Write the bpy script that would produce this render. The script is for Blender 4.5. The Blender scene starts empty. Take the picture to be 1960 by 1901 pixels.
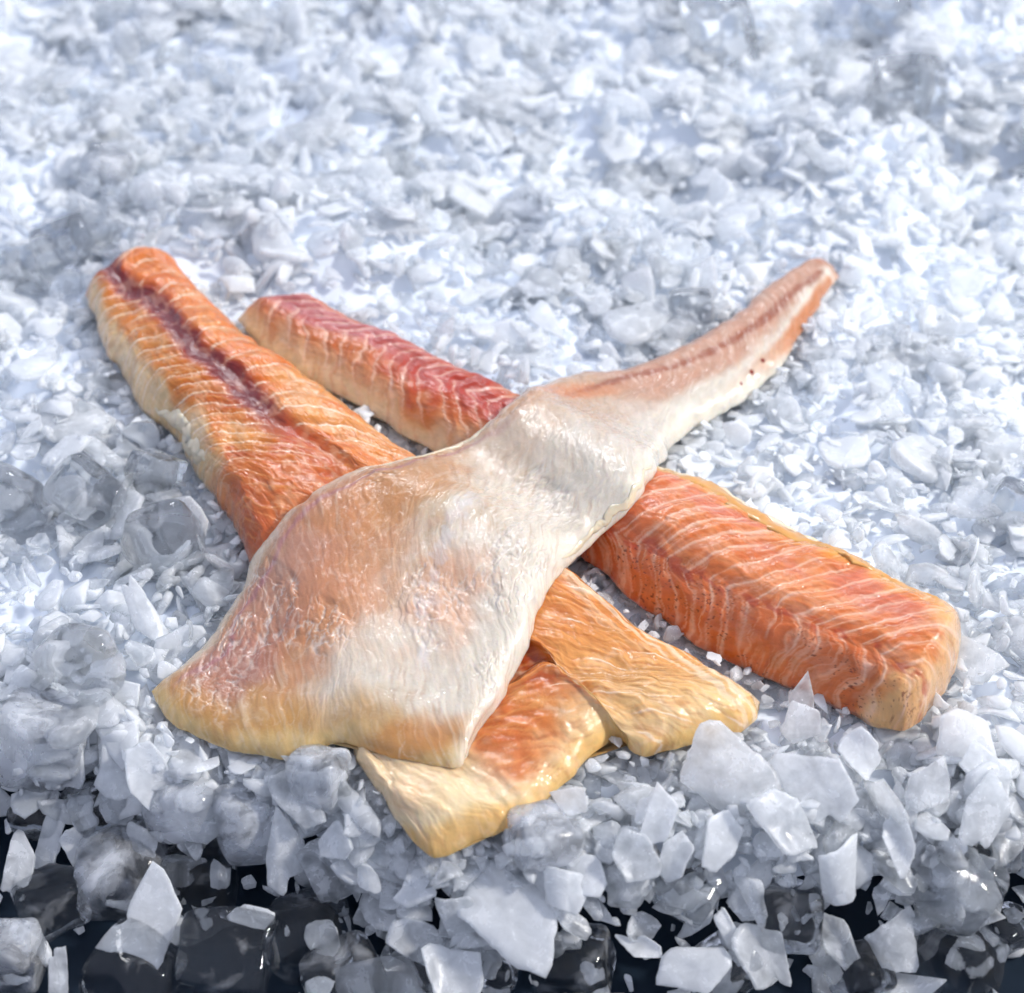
import bpy, bmesh, math
import numpy as np
from mathutils import Vector, Matrix, Euler

S = 0.01                      # everything below is written in centimetres
SC = bpy.context.scene
COL = SC.collection

# ------------------------------------------------------------------ camera
PITCH = math.radians(45.0)
DIST = 78.0
LENS = 61.0
CAM = np.array([0.0, -DIST * math.cos(PITCH), DIST * math.sin(PITCH)])
cd = bpy.data.cameras.new('camera')
cam = bpy.data.objects.new('camera', cd)
COL.objects.link(cam)
cam.location = Vector(CAM) * S
cam.rotation_euler = (math.pi / 2 - PITCH, 0, 0)
cd.sensor_fit = 'HORIZONTAL'
cd.sensor_width = 36
cd.lens = LENS
cd.clip_start = 0.01
cd.clip_end = 50
cd.dof.use_dof = True
cd.dof.focus_distance = 0.715
cd.dof.aperture_fstop = 7.0
SC.camera = cam

# ------------------------------------------------------------------ light
w = bpy.data.worlds.new('World')
SC.world = w
w.use_nodes = True
bg = w.node_tree.nodes['Background']
bg.inputs['Color'].default_value = (0.71, 0.775, 1.0, 1)
bg.inputs['Strength'].default_value = 0.70

def area(name, loc, target, size, power, color):
    ld = bpy.data.lights.new(name, 'AREA')
    ld.shape = 'RECTANGLE'
    ld.size, ld.size_y = size
    ld.energy = power
    ld.color = color
    o = bpy.data.objects.new(name, ld)
    COL.objects.link(o)
    o.location = loc
    d = Vector(target) - Vector(loc)
    o.rotation_euler = d.to_track_quat('-Z', 'Y').to_euler()
    o['kind'] = 'helper'
    return o

area('key_softbox', (2.05, -0.10, 1.75), (0.0, 0.0, 0), (0.30, 0.30), 62, (1.0, 0.96, 0.91))
area('back_softbox', (-0.25, 1.9, 1.75), (0.0, 0.05, 0), (0.8, 0.35), 21, (0.95, 0.96, 1.0))

SC.view_settings.view_transform = 'Standard'
SC.view_settings.look = 'None'
SC.view_settings.gamma = 1
SC.view_settings.exposure = 0.14
SC.cycles.use_denoising = True
SC.cycles.max_bounces = 12
SC.cycles.use_adaptive_sampling = True
SC.cycles.adaptive_threshold = 0.045
SC.cycles.diffuse_bounces = 6
SC.cycles.glossy_bounces = 5
SC.cycles.transmission_bounces = 10
SC.cycles.transparent_max_bounces = 8
SC.cycles.blur_glossy = 0.5
SC.cycles.sample_clamp_indirect = 6

# ------------------------------------------------------------------ helpers
RNG = np.random.default_rng(7)
K = 36.0 / LENS
FWD = np.array([0, math.cos(PITCH), -math.sin(PITCH)])
UP = np.array([0, math.sin(PITCH), math.cos(PITCH)])

def at(x, y, z=0.0):
    """place in the photograph (1960 x 1901 frame) -> point on the level z, in cm"""
    x = np.asarray(x, float); y = np.asarray(y, float)
    nx = (x - 980) / 1960 * K
    ny = (950.5 - y) / 1960 * K
    d = np.stack([nx, FWD[1] + ny * UP[1], FWD[2] + ny * UP[2]], -1)
    t = (z - CAM[2]) / d[..., 2]
    return CAM + d * t[..., None]

def lin(c):
    c = np.asarray(c, float) / 255.0
    return np.where(c <= 0.04045, c / 12.92, ((c + 0.055) / 1.055) ** 2.4)

_tabs = {}
def vnoise(x, y, seed=0):
    if seed not in _tabs:
        _tabs[seed] = np.random.default_rng(1000 + seed).random((256, 256))
    T = _tabs[seed]
    xi = np.floor(x).astype(int); yi = np.floor(y).astype(int)
    fx = x - xi; fy = y - yi
    fx = fx * fx * fx * (fx * (fx * 6 - 15) + 10); fy = fy * fy * fy * (fy * (fy * 6 - 15) + 10)
    a = T[xi & 255, yi & 255]; b = T[(xi + 1) & 255, yi & 255]
    c = T[xi & 255, (yi + 1) & 255]; d = T[(xi + 1) & 255, (yi + 1) & 255]
    return (a * (1 - fx) + b * fx) * (1 - fy) + (c * (1 - fx) + d * fx) * fy

def fbm(x, y, seed=0, octv=4, gain=0.5):
    s = 0; a = 1; n = 0
    for k in range(octv):
        s = s + a * vnoise(x * 2 ** k + 17.3 * k, y * 2 ** k - 9.1 * k, seed + k)
        n += a; a *= gain
    return s / n

def sst(a, b, x):
    t = np.clip((x - a) / (b - a), 0, 1)
    return t * t * (3 - 2 * t)

def spline(P, n):
    """Catmull-Rom through the control points, n samples, uniform in control index"""
    P = np.asarray(P, float)
    m = len(P)
    t = np.linspace(0, m - 1, n)
    i = np.minimum(t.astype(int), m - 2)
    f = (t - i)[:, None]
    p0 = P[np.maximum(i - 1, 0)]; p1 = P[i]; p2 = P[i + 1]; p3 = P[np.minimum(i + 2, m - 1)]
    return 0.5 * (2 * p1 + (p2 - p0) * f + (2 * p0 - 5 * p1 + 4 * p2 - p3) * f ** 2 + (3 * p1 - p0 - 3 * p2 + p3) * f ** 3)

def mesh_np(name, V, quads=None, tris=None, smooth=True):
    me = bpy.data.meshes.new(name)
    V = np.asarray(V, np.float32)
    idx = []; st = []; tot = 0
    if quads is not None and len(quads):
        idx.append(np.asarray(quads, np.int32).ravel()); st.append(np.arange(len(quads)) * 4); tot = len(quads) * 4
    if tris is not None and len(tris):
        idx.append(np.asarray(tris, np.int32).ravel()); st.append(tot + np.arange(len(tris)) * 3)
    idx = np.concatenate(idx); st = np.concatenate(st).astype(np.int32)
    me.vertices.add(len(V)); me.vertices.foreach_set('co', (V * S).astype(np.float32).ravel())
    me.loops.add(len(idx)); me.loops.foreach_set('vertex_index', idx)
    me.polygons.add(len(st)); me.polygons.foreach_set('loop_start', st)
    me.update(calc_edges=True)
    me.validate()
    me.polygons.foreach_set('use_smooth', np.full(len(me.polygons), smooth))
    return me

def set_attr(me, name, data):
    if data.ndim == 2:
        a = me.color_attributes.new(name, 'FLOAT_COLOR', 'POINT')
        d = np.ones((len(data), 4), np.float32); d[:, :3] = data
        a.data.foreach_set('color', d.ravel())
    else:
        a = me.attributes.new(name, 'FLOAT', 'POINT')
        a.data.foreach_set('value', data.astype(np.float32))

def link(name, me, mat, parent=None, loc=None):
    o = bpy.data.objects.new(name, me)
    COL.objects.link(o)
    if mat is not None and not me.materials:
        me.materials.append(mat)
    if parent is not None:
        o.parent = parent
    if loc is not None:
        o.location = loc
    return o

def tag(o, label=None, cat=None, group=None, kind=None):
    if label: o['label'] = label
    if cat: o['category'] = cat
    if group: o['group'] = group
    if kind: o['kind'] = kind
    return o

# ------------------------------------------------------------------ materials
def new_mat(name):
    m = bpy.data.materials.new(name)
    m.use_nodes = True
    nt = m.node_tree
    p = nt.nodes['Principled BSDF']
    return m, nt, p

def N(nt, kind, **kw):
    n = nt.nodes.new(kind)
    for k, v in kw.items():
        setattr(n, k, v)
    return n

def ramp(nt, fac, a, b, lo=0.0, hi=1.0):
    n = nt.nodes.new('ShaderNodeMapRange')
    n.inputs['From Min'].default_value = a; n.inputs['From Max'].default_value = b
    n.inputs['To Min'].default_value = lo; n.inputs['To Max'].default_value = hi
    nt.links.new(fac, n.inputs['Value'])
    return n.outputs['Result']

def noise(nt, vec, scale, detail=3.0, rough=0.55, dist=0.0):
    n = nt.nodes.new('ShaderNodeTexNoise')
    n.inputs['Scale'].default_value = scale; n.inputs['Detail'].default_value = detail
    n.inputs['Roughness'].default_value = rough; n.inputs['Distortion'].default_value = dist
    nt.links.new(vec, n.inputs['Vector'])
    return n.outputs['Fac']

def fish_material(name, sss, rough, bump_fine, coat):
    m, nt, p = new_mat(name)
    L = nt.links
    tc = N(nt, 'ShaderNodeTexCoord')
    col = N(nt, 'ShaderNodeAttribute', attribute_name='flesh')
    L.new(col.outputs['Color'], p.inputs['Base Color'])
    p.inputs['Subsurface Weight'].default_value = sss
    p.inputs['Subsurface Radius'].default_value = (1.0, 0.65, 0.40)
    p.inputs['Subsurface Scale'].default_value = 0.0020
    p.inputs['IOR'].default_value = 1.40
    p.inputs['Specular IOR Level'].default_value = 0.25
    n1 = noise(nt, tc.outputs['Object'], 160, 4)
    L.new(ramp(nt, n1, 0.3, 0.7, rough - 0.08, rough + 0.14), p.inputs['Roughness'])
    p.inputs['Coat Weight'].default_value = coat
    p.inputs['Coat Roughness'].default_value = 0.06
    p.inputs['Coat IOR'].default_value = 1.42
    # fine moist relief
    n2 = noise(nt, tc.outputs['Object'], 420, 5, 0.6, 0.6)
    n3 = noise(nt, tc.outputs['Object'], 1500, 3, 0.6)
    ma = N(nt, 'ShaderNodeMath', operation='MULTIPLY_ADD'); ma.inputs[1].default_value = 0.35
    L.new(n3, ma.inputs[0]); L.new(n2, ma.inputs[2])
    b = N(nt, 'ShaderNodeBump'); b.inputs['Strength'].default_value = bump_fine
    b.inputs['Distance'].default_value = 0.0016
    L.new(ma.outputs[0], b.inputs['Height'])
    L.new(b.outputs['Normal'], p.inputs['Normal'])
    n4 = noise(nt, tc.outputs['Object'], 230, 4, 0.6, 1.2)
    b2 = N(nt, 'ShaderNodeBump'); b2.inputs['Strength'].default_value = 0.28
    b2.inputs['Distance'].default_value = 0.0022
    L.new(n4, b2.inputs['Height'])
    L.new(b2.outputs['Normal'], p.inputs['Coat Normal'])
    return m

M_FISH = fish_material('moist_fish_flesh', 0.50, 0.30, 0.20, 1.0)
M_TOP = fish_material('moist_skinned_flesh', 0.55, 0.26, 0.16, 1.0)

def plain_fish(name, c, sss=0.5):
    m, nt, p = new_mat(name)
    tc = N(nt, 'ShaderNodeTexCoord')
    n = noise(nt, tc.outputs['Object'], 300, 3)
    mx = N(nt, 'ShaderNodeMix', data_type='RGBA')
    nt.links.new(n, mx.inputs[0])
    mx.inputs[6].default_value = (*lin(c), 1); mx.inputs[7].default_value = (*(lin(c) * 0.8), 1)
    nt.links.new(mx.outputs[2], p.inputs['Base Color'])
    p.inputs['Subsurface Weight'].default_value = sss
    p.inputs['Subsurface Radius'].default_value = (1, .7, .45)
    p.inputs['Subsurface Scale'].default_value = 0.003
    p.inputs['Roughness'].default_value = 0.3
    p.inputs['Coat Weight'].default_value = 0.5
    p.inputs['Coat Roughness'].default_value = 0.1
    return m
M_STRAND = plain_fish('white_sinew', (246, 232, 220))
M_MEMBRANE = plain_fish('pale_membrane', (240, 222, 190))

def ice_material(name, tint, clear, rough, bump, patch=None, glow=0.0, nscale=140):
    """clear: share of light that goes through; per-piece 'frost' whitens it"""
    m, nt, p = new_mat(name)
    L = nt.links
    tc = N(nt, 'ShaderNodeTexCoord')
    geo = N(nt, 'ShaderNodeNewGeometry')
    at_ = N(nt, 'ShaderNodeAttribute', attribute_name='frost')
    p.inputs['Base Color'].default_value = (*tint, 1)
    p.inputs['IOR'].default_value = 1.31
    p.inputs['Specular IOR Level'].default_value = 0.6
    n1 = noise(nt, geo.outputs['Position'], nscale, 4, 0.6, 0.4)
    if patch:
        fr = ramp(nt, n1, patch[0], patch[1], 0.0, 1.0)
        mx = N(nt, 'ShaderNodeMath', operation='MULTIPLY'); L.new(fr, mx.inputs[0]); mx.inputs[1].default_value = patch[2]
        sub = N(nt, 'ShaderNodeMath', operation='SUBTRACT'); sub.inputs[0].default_value = clear; L.new(mx.outputs[0], sub.inputs[1]); sub.use_clamp = True
        L.new(sub.outputs[0], p.inputs['Transmission Weight'])
        L.new(ramp(nt, fr, 0, 1, rough, rough + 0.3), p.inputs['Roughness'])
    else:
        # frost 0..1 -> transmission clear..0
        cl_ = N(nt, 'ShaderNodeMath', operation='MULTIPLY'); cl_.use_clamp = True
        L.new(ramp(nt, at_.outputs['Fac'], 0, 1, clear, 0.15), cl_.inputs[0])
        L.new(ramp(nt, n1, 0.35, 0.65, 1.25, 0.55), cl_.inputs[1])
        L.new(cl_.outputs[0], p.inputs['Transmission Weight'])
        L.new(ramp(nt, n1, 0.3, 0.7, rough, rough + 0.22), p.inputs['Roughness'])
    n2 = noise(nt, geo.outputs['Position'], 260, 4, 0.6, 0.3)
    b = N(nt, 'ShaderNodeBump'); b.inputs['Strength'].default_value = bump
    b.inputs['Distance'].default_value = 0.002
    L.new(n2, b.inputs['Height']); L.new(b.outputs['Normal'], p.inputs['Normal'])
    if glow:
        tr = N(nt, 'ShaderNodeBsdfTranslucent'); tr.inputs['Color'].default_value = (*tint, 1)
        ms = N(nt, 'ShaderNodeMixShader'); ms.inputs[0].default_value = glow
        L.new(p.outputs[0], ms.inputs[1]); L.new(tr.outputs[0], ms.inputs[2])
        L.new(ms.outputs[0], nt.nodes['Material Output'].inputs['Surface'])
    return m

M_FLAKE = ice_material('frosted_ice', (0.965, 0.985, 1.0), 0.84, 0.12, 0.16, glow=0.36)
M_CLEAR = ice_material('clear_ice', (0.95, 0.975, 1.0), 0.99, 0.02, 0.10, patch=(0.55, 0.80, 0.30), nscale=55)
M_HAZY = ice_material('hazy_ice', (0.93, 0.96, 1.0), 0.95, 0.08, 0.18, patch=(0.38, 0.70, 0.55), nscale=60)

def bed_material():
    m, nt, p = new_mat('packed_ice')
    geo = N(nt, 'ShaderNodeNewGeometry')
    n = noise(nt, geo.outputs['Position'], 60, 5)
    mx = N(nt, 'ShaderNodeMix', data_type='RGBA'); nt.links.new(n, mx.inputs[0])
    mx.inputs[6].default_value = (0.74, 0.81, 0.90, 1); mx.inputs[7].default_value = (0.86, 0.90, 0.96, 1)
    nt.links.new(mx.outputs[2], p.inputs['Base Color'])
    p.inputs['Roughness'].default_value = 0.4
    return m
M_BED = bed_material()

def dark_material():
    m, nt, p = new_mat('dark_slate')
    geo = N(nt, 'ShaderNodeNewGeometry')
    n = noise(nt, geo.outputs['Position'], 40, 5)
    mx = N(nt, 'ShaderNodeMix', data_type='RGBA'); nt.links.new(n, mx.inputs[0])
    mx.inputs[6].default_value = (0.005, 0.010, 0.018, 1); mx.inputs[7].default_value = (0.012, 0.022, 0.036, 1)
    nt.links.new(mx.outputs[2], p.inputs['Base Color'])
    p.inputs['Roughness'].default_value = 0.45
    p.inputs['Specular IOR Level'].default_value = 0.12
    return m
M_DARK = dark_material()

# ------------------------------------------------------------------ the bed of ice
FLOOR_Z = -6.0
CX = np.array([-60, -24, -17, -11, -6, -1, 6, 14, 20, 60.])
CY = np.array([-11.0, -11.6, -12.6, -14.4, -16.4, -17.6, -17.5, -17.0, -16.2, -15.5])

def crest(x):
    return np.interp(x, CX, CY) + (fbm(x * .25, x * 0 + 3.3, 60, 2) - .5) * 1.6

def bed_z(x, y, lumps=True):
    x = np.asarray(x, float); y = np.asarray(y, float)
    c = crest(x)
    over = np.clip(c - y, 0, 50)
    z = -np.minimum(over * 0.9 + 0.22 * over ** 2, 30)
    if lumps:
        far = sst(12, 22, y) + sst(21, 28, np.abs(x)) * .6
        far = np.clip(far, 0, 1)
        z = z + (fbm(x * .11, y * .11, 61, 2) - .5) * (0.9 + 5.6 * far) + (fbm(x * .4, y * .4, 65, 2) - .5) * (0.5 + 1.0 * far)
    return np.maximum(z, FLOOR_Z - 1)

# table under everything
bm = bmesh.new()
bmesh.ops.create_grid(bm, x_segments=2, y_segments=2, size=1.6)
me = bpy.data.meshes.new('dark_tray'); bm.to_mesh(me); bm.free()
o = link('dark_table_surface', me, M_DARK, loc=(0, 0.3, FLOOR_Z * S))
tag(o, kind='structure')

# packed ice below the loose flakes
gx = np.linspace(-52, 52, 210); gy = np.linspace(-24, 74, 200)
XX, YY = np.meshgrid(gx, gy, indexing='ij')
ZZ = bed_z(XX, YY) - 1.05 - 6.0 * sst(-2.6, -.6, crest(XX) - YY) + (fbm(XX * 1.1, YY * 1.1, 70, 3) - .5) * 0.9
V = np.stack([XX, YY, np.maximum(ZZ, FLOOR_Z - .5)], -1).reshape(-1, 3)
ii = np.arange(209)[:, None] * 200 + np.arange(199)[None]
Q = np.stack([ii, ii + 200, ii + 201, ii + 1], -1).reshape(-1, 4)
o = link('ice_bed', mesh_np('ice_bed', V, Q), M_BED)
tag(o, 'packed white ice under the loose flakes', kind='structure')

# ------------------------------------------------------------------ height fields of the fish (for resting one on the other)
GX0, GX1, GY0, GY1, GS = -40.0, 40.0, -30.0, 50.0, 0.2
NXG = int((GX1 - GX0) / GS); NYG = int((GY1 - GY0) / GS)
gxx = GX0 + (np.arange(NXG) + .5) * GS; gyy = GY0 + (np.arange(NYG) + .5) * GS
HX, HY = np.meshgrid(gxx, gyy, indexing='ij')
H_REST = -.55 * np.clip(crest(HX) - HY, 0, 20)            # what a fish may rest on
H_TOP = np.full((NXG, NYG), -99.0)       # highest fish surface
H_BOT = np.full((NXG, NYG), 99.0)        # lowest fish underside

def samp(H, x, y):
    fx = np.clip((np.asarray(x) - GX0) / GS - .5, 0, NXG - 1.001); fy = np.clip((np.asarray(y) - GY0) / GS - .5, 0, NYG - 1.001)
    i = fx.astype(int); j = fy.astype(int); a = fx - i; b = fy - j
    return (H[i, j] * (1 - a) + H[i + 1, j] * a) * (1 - b) + (H[i, j + 1] * (1 - a) + H[i + 1, j + 1] * a) * b

def blur(H, sig):
    r = int(3 * sig); k = np.exp(-.5 * (np.arange(-r, r + 1) / sig) ** 2); k /= k.sum()
    P = np.pad(H, r, mode='edge')
    P = sum(k[q] * P[q:q + H.shape[0], :] for q in range(2 * r + 1))
    return sum(k[q] * P[:, q:q + H.shape[1]] for q in range(2 * r + 1))

def raster(P, zb):
    """write the top of a fish into the height fields"""
    i = ((P[..., 0] - GX0) / GS).astype(int).ravel(); j = ((P[..., 1] - GY0) / GS).astype(int).ravel()
    ok = (i >= 0) & (j >= 0) & (i < NXG) & (j < NYG)
    np.maximum.at(H_TOP, (i[ok], j[ok]), P[..., 2].ravel()[ok])
    np.minimum.at(H_BOT, (i[ok], j[ok]), zb.ravel()[ok])

class Fillet: pass

def warp(n, k=0.45):
    q = np.linspace(0, 1, n)
    return (1 - k) * q + k * (1 - np.cos(np.pi * q)) / 2

def make_fillet(Lc, Rc, Sc, Ec, rest, thick, nu, nv, round_r, bulge=0.25, endpow=2.5, end_r=1.0):
    """Coons patch through four outlines given in the photograph (x, y, lift): left, right, start, end."""
    f = Fillet()
    def curve(C, n):
        C = np.asarray(C, float)
        s = spline(C, 400)
        # even spacing kept in control index, so matching control points stay opposite each other
        tt = warp(n) * 399
        i = np.minimum(tt.astype(int), 398); a = (tt - i)[:, None]
        s = s[i] * (1 - a) + s[i + 1] * a
        z = np.zeros(n)
        for _ in range(6):
            P = at(s[:, 0], s[:, 1], z + s[:, 2])
            z = samp(rest, P[:, 0], P[:, 1])
        return P[:, :2]
    L = curve(Lc, nu); R = curve(Rc, nu); A = curve(Sc, nv); B = curve(Ec, nv)
    u = warp(nu)[:, None, None]; v = warp(nv)[None, :, None]
    P = (1 - v) * L[:, None] + v * R[:, None] + (1 - u) ** 3 * (A[None] - (1 - v) * L[0] - v * R[0]) \
        + u ** endpow * (B[None] - (1 - v) * L[-1] - v * R[-1])
    f.t = np.broadcast_to(u[..., 0], (nu, nv)); f.w = np.broadcast_to(v[..., 0], (nu, nv))
    mid = P[:, nv // 2]
    f.s = np.concatenate([[0], np.cumsum(np.linalg.norm(np.diff(mid, axis=0), axis=1))])[:, None] * np.ones((1, nv))
    seg = np.linalg.norm(np.diff(P, axis=1), axis=2)
    cw = np.concatenate([np.zeros((nu, 1)), np.cumsum(seg, axis=1)], 1)
    f.q = cw; f.width = cw[:, -1:]
    su = np.linalg.norm(np.diff(P, axis=0), axis=2)
    cu = np.concatenate([np.zeros((1, nv)), np.cumsum(su, axis=0)], 0)
    f.dl = cw; f.dr = f.width - cw; f.da = cu; f.db = cu[-1:] - cu
    # irregular outline
    d = np.minimum(np.minimum(f.dl, f.dr), np.minimum(f.da, f.db))
    f.d = d
    jx = fbm(P[..., 0] * .8, P[..., 1] * .8, 501, 3) - .5; jy = fbm(P[..., 0] * .8, P[..., 1] * .8, 507, 3) - .5
    f.x = P[..., 0] + jx * .42; f.y = P[..., 1] + jy * .42
    f.zb = samp(rest, f.x, f.y)
    th = thick(f)
    rr = round_r(f) if callable(round_r) else round_r
    rp = lambda q_: np.sqrt(np.clip(1 - (1 - np.clip(q_, 0, 1)) ** 2, 0, 1))
    prof = rp(np.minimum(f.dl, f.dr) / rr) * rp(f.da / 1.0) * rp(f.db / end_r)
    cross = 1 - bulge * (2 * np.abs(f.w - .5)) ** 2
    f.top = f.zb + th * prof * cross
    f.th = th
    P3 = np.stack([f.x, f.y, f.top], -1)
    f.V_ = np.concatenate([np.zeros((nu, 1)), np.cumsum(np.linalg.norm(np.diff(P3, axis=1), axis=2), axis=1)], 1)
    f.V_ = f.V_ - f.V_[:, nv // 2:nv // 2 + 1] + 20
    f.U_ = np.concatenate([np.zeros((1, nv)), np.cumsum(np.linalg.norm(np.diff(P3, axis=0), axis=2), axis=0)], 0) + 5
    return f

def finish_fillet(f, name, parent, mat, colour, sink=0.35, deep=1.22):
    nu, nv = f.x.shape
    Pt = np.stack([f.x, f.y, f.top], -1)
    nb = 10
    wj = np.linspace(0, 1, nb + 2)[1:-1]
    cols = np.clip((wj * (nv - 1)).astype(int), 1, nv - 2)
    inn = np.minimum(1, np.minimum(f.da, f.db)[:, cols] / 0.6)
    Pb = np.stack([f.x[:, cols], f.y[:, cols], f.zb[:, cols] - sink * inn], -1)
    V = np.concatenate([Pt.reshape(-1, 3), Pb.reshape(-1, 3)])
    T = np.arange(nu * nv).reshape(nu, nv); Bv = nu * nv + np.arange(nu * nb).reshape(nu, nb)
    q1 = np.stack([T[:-1, :-1], T[1:, :-1], T[1:, 1:], T[:-1, 1:]], -1).reshape(-1, 4)
    Bf = np.concatenate([T[:, :1], Bv, T[:, -1:]], 1)
    q2 = np.stack([Bf[:-1, :-1], Bf[:-1, 1:], Bf[1:, 1:], Bf[1:, :-1]], -1).reshape(-1, 4)
    # orientation check: top must face up
    a = V[q1[nv * nu // 3 % len(q1)]]
    nrm = np.cross(a[1] - a[0], a[2] - a[0])
    if nrm[2] < 0:
        q1 = q1[:, ::-1]; q2 = q2[:, ::-1]
    me = mesh_np(name, V, np.concatenate([q1, q2]))
    colour = .94 * np.clip(colour, 0, 1) ** deep
    c = np.concatenate([colour.reshape(-1, 3), colour[:, cols].reshape(-1, 3)])
    set_attr(me, 'flesh', np.clip(c, 0.002, 0.95))
    o = link(name, me, mat, parent)
    raster(Pt, f.zb - sink)
    return o

def proj(f, z=None):
    P = np.stack([f.x, f.y, f.top], -1) - CAM
    dz = P @ FWD
    return 980 + P[..., 0] / dz / K * 1960, 950.5 - (P @ UP) / dz / K * 1960

def seam_w(f, pts):
    """share of the width at which the seam of a fillet runs, for every station along it"""
    px, py = proj(f)
    C = np.asarray(pts, float)
    tw = []
    for x, y in C:
        k = np.argmin((px - x) ** 2 + (py - y) ** 2)
        tw.append((f.t.ravel()[k], (f.q / f.width).ravel()[k]))
    tw = np.array(sorted(tw))
    return np.interp(f.t, tw[:, 0], tw[:, 1])

def mixc(c, col, m):
    return c * (1 - m[..., None]) + lin(col) * m[..., None]

def blob(f, px, rx, ry=None, rot=0.0, soft=1.0, z=1.5):
    """soft patch on a fish around a spot (given as its place in the photograph), radii in cm"""
    p = at(px[0], px[1], z)
    ry = ry or rx
    dx = f.x - p[0]; dy = f.y - p[1]
    c, s_ = math.cos(math.radians(rot)), math.sin(math.radians(rot))
    a = (dx * c + dy * s_) / rx; b = (-dx * s_ + dy * c) / ry
    a = a + (fbm(f.x * .9, f.y * .9, 41, 3) - .5) * .9; b = b + (fbm(f.x * .9, f.y * .9, 47, 3) - .5) * .9
    r = np.sqrt(a * a + b * b)
    return 1 - sst(1 - .6 * soft, 1 + .4 * soft, r)

def polyline_dist(f, pts, z=1.5, lift=None):
    """distance (cm) to a line drawn over the fish, plus the running share along it"""
    C = spline(np.asarray(pts, float), 120)
    P = at(C[:, 0], C[:, 1], z)[:, :2]
    best = np.full(f.x.shape, 1e9); sh = np.zeros(f.x.shape); side = np.zeros(f.x.shape)
    for k in range(119):
        a = P[k]; d = P[k + 1] - a; L2 = (d ** 2).sum() + 1e-9
        t = np.clip(((f.x - a[0]) * d[0] + (f.y - a[1]) * d[1]) / L2, 0, 1)
        ex = f.x - a[0] - t * d[0]; ey = f.y - a[1] - t * d[1]
        r = np.hypot(ex, ey)
        m = r < best
        best = np.where(m, r, best); sh = np.where(m, (k + t) / 119, sh); side = np.where(m, d[0] * ey - d[1] * ex, side)
    return best, sh, np.sign(side)

def strand(parent, pts, rad, f, lift=0.03, name='sinew_strand', mat=None):
    """a thin thread lying on the fish"""
    C = spline(np.asarray(pts, float), 14)
    P = at(C[:, 0], C[:, 1], 2.0)
    for _ in range(5):
        z = samp(H_TOPF, P[:, 0], P[:, 1])
        P = at(C[:, 0], C[:, 1], z)
    P[:, 2] = z + lift - .10 * np.abs(np.linspace(-1, 1, len(z))) ** 3
    n = len(P); m = 6
    T = np.gradient(P, axis=0); T /= np.linalg.norm(T, axis=1)[:, None] + 1e-9
    Sd = np.cross(T, [0, 0, 1.]); Sd /= np.linalg.norm(Sd, axis=1)[:, None] + 1e-9
    Nn = np.cross(Sd, T)
    rr = .62 * rad * np.sin(np.linspace(0.15, math.pi - .15, n)) ** .6
    V = []
    for k in range(m):
        a = 2 * math.pi * k / m
        V.append(P + (Sd * math.cos(a) + Nn * math.sin(a) * .35) * rr[:, None])
    V = np.stack(V, 1).reshape(-1, 3)
    q = []
    for i in range(n - 1):
        for k in range(m):
            q.append((i * m + k, i * m + (k + 1) % m, (i + 1) * m + (k + 1) % m, (i + 1) * m + k))
    return link(name, mesh_np(name, V, q), mat or M_STRAND, parent)

def root(name, px, z=0.0):
    o = bpy.data.objects.new(name, None)
    COL.objects.link(o)
    return o

# ---------------------------------------------------------------- fillet B: the one lying behind, salmon front end
Bf = make_fillet(
    Lc=[(457, 605, .3), (540, 700, .2), (665, 768, 0), (815, 858, 0), (985, 962, 0), (1130, 1080, 0), (1250, 1178, 0), (1400, 1268, 0), (1540, 1325, 0), (1690, 1392, 0)],
    Rc=[(600, 566, .8), (690, 600, 1.0), (800, 648, 1.0), (900, 700, 1.0), (1050, 770, 1.2), (1200, 850, 1.3), (1350, 912, 1.3), (1530, 1010, 1.2), (1700, 1092, 1.2), (1836, 1165, 1.2)],
    Sc=[(457, 605, .3), (500, 588, .4), (550, 580, .6), (600, 566, .8)],
    Ec=[(1690, 1392, 0), (1738, 1397, 0), (1790, 1340, .3), (1836, 1250, .8), (1836, 1165, 1.2)],
    rest=H_REST, thick=lambda f: 1.7 + 1.3 * sst(.2, .75, f.t), nu=620, nv=240, round_r=lambda f: 1.4 + 1.0 * sst(.4, .6, f.t), bulge=.42, end_r=.9)
f = Bf
qn = f.q / f.width
X, Y = f.U_, f.V_
wob = fbm(X * .5, Y * .5, 3, 3) - .5
wob2 = fbm(X * 1.6, Y * 1.6, 6, 3) - .5
seam = seam_w(f, [(565, 585), (630, 612), (700, 642), (800, 690), (900, 740), (1180, 1020), (1308, 1066), (1402, 1138), (1523, 1182), (1600, 1215), (1688, 1248), (1745, 1280)])
e = (qn - seam) * f.width + wob * .8
ea = np.abs(e)
sv = f.s - np.where(e > 0, 1.0, .75) * ea ** .95 + .10 * np.maximum(ea - 2.2, 0) ** 2 + wob * .75 + wob2 * .16
sp = 1.0
ph = sv / sp; cell = np.floor(ph); fr = ph - cell; dl = np.minimum(fr, 1 - fr) * sp
brk = fbm(X * .9, Y * .9, 9, 3)
strv = vnoise(cell * 3.7, np.sign(e) * 5 + 20, 5)
wid = .03 + .10 * vnoise(X * 1.1, Y * 1.1, 15) * (.3 + strv)
feather = np.abs(fbm(X * 5, Y * 3, 14, 3) - .5) * .30
line = (1 - sst(.3, 1.0, (dl + feather * .30) / (wid + .05))) * sst(.18, .40, brk + .15 * (strv - .5))
line *= 1 - .6 * (1 - sst(.05, .16, qn))
haze = (1 - sst(.05, .42, dl + feather)) * sst(.35, .65, brk) * .22
fibre = fbm(sv * 1.2, ea * 7 + wob2 * 2, 21, 3)
fibre2 = fbm(X * 1.5 + Y * 3, Y * 8 - X * 4, 25, 3)
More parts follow.
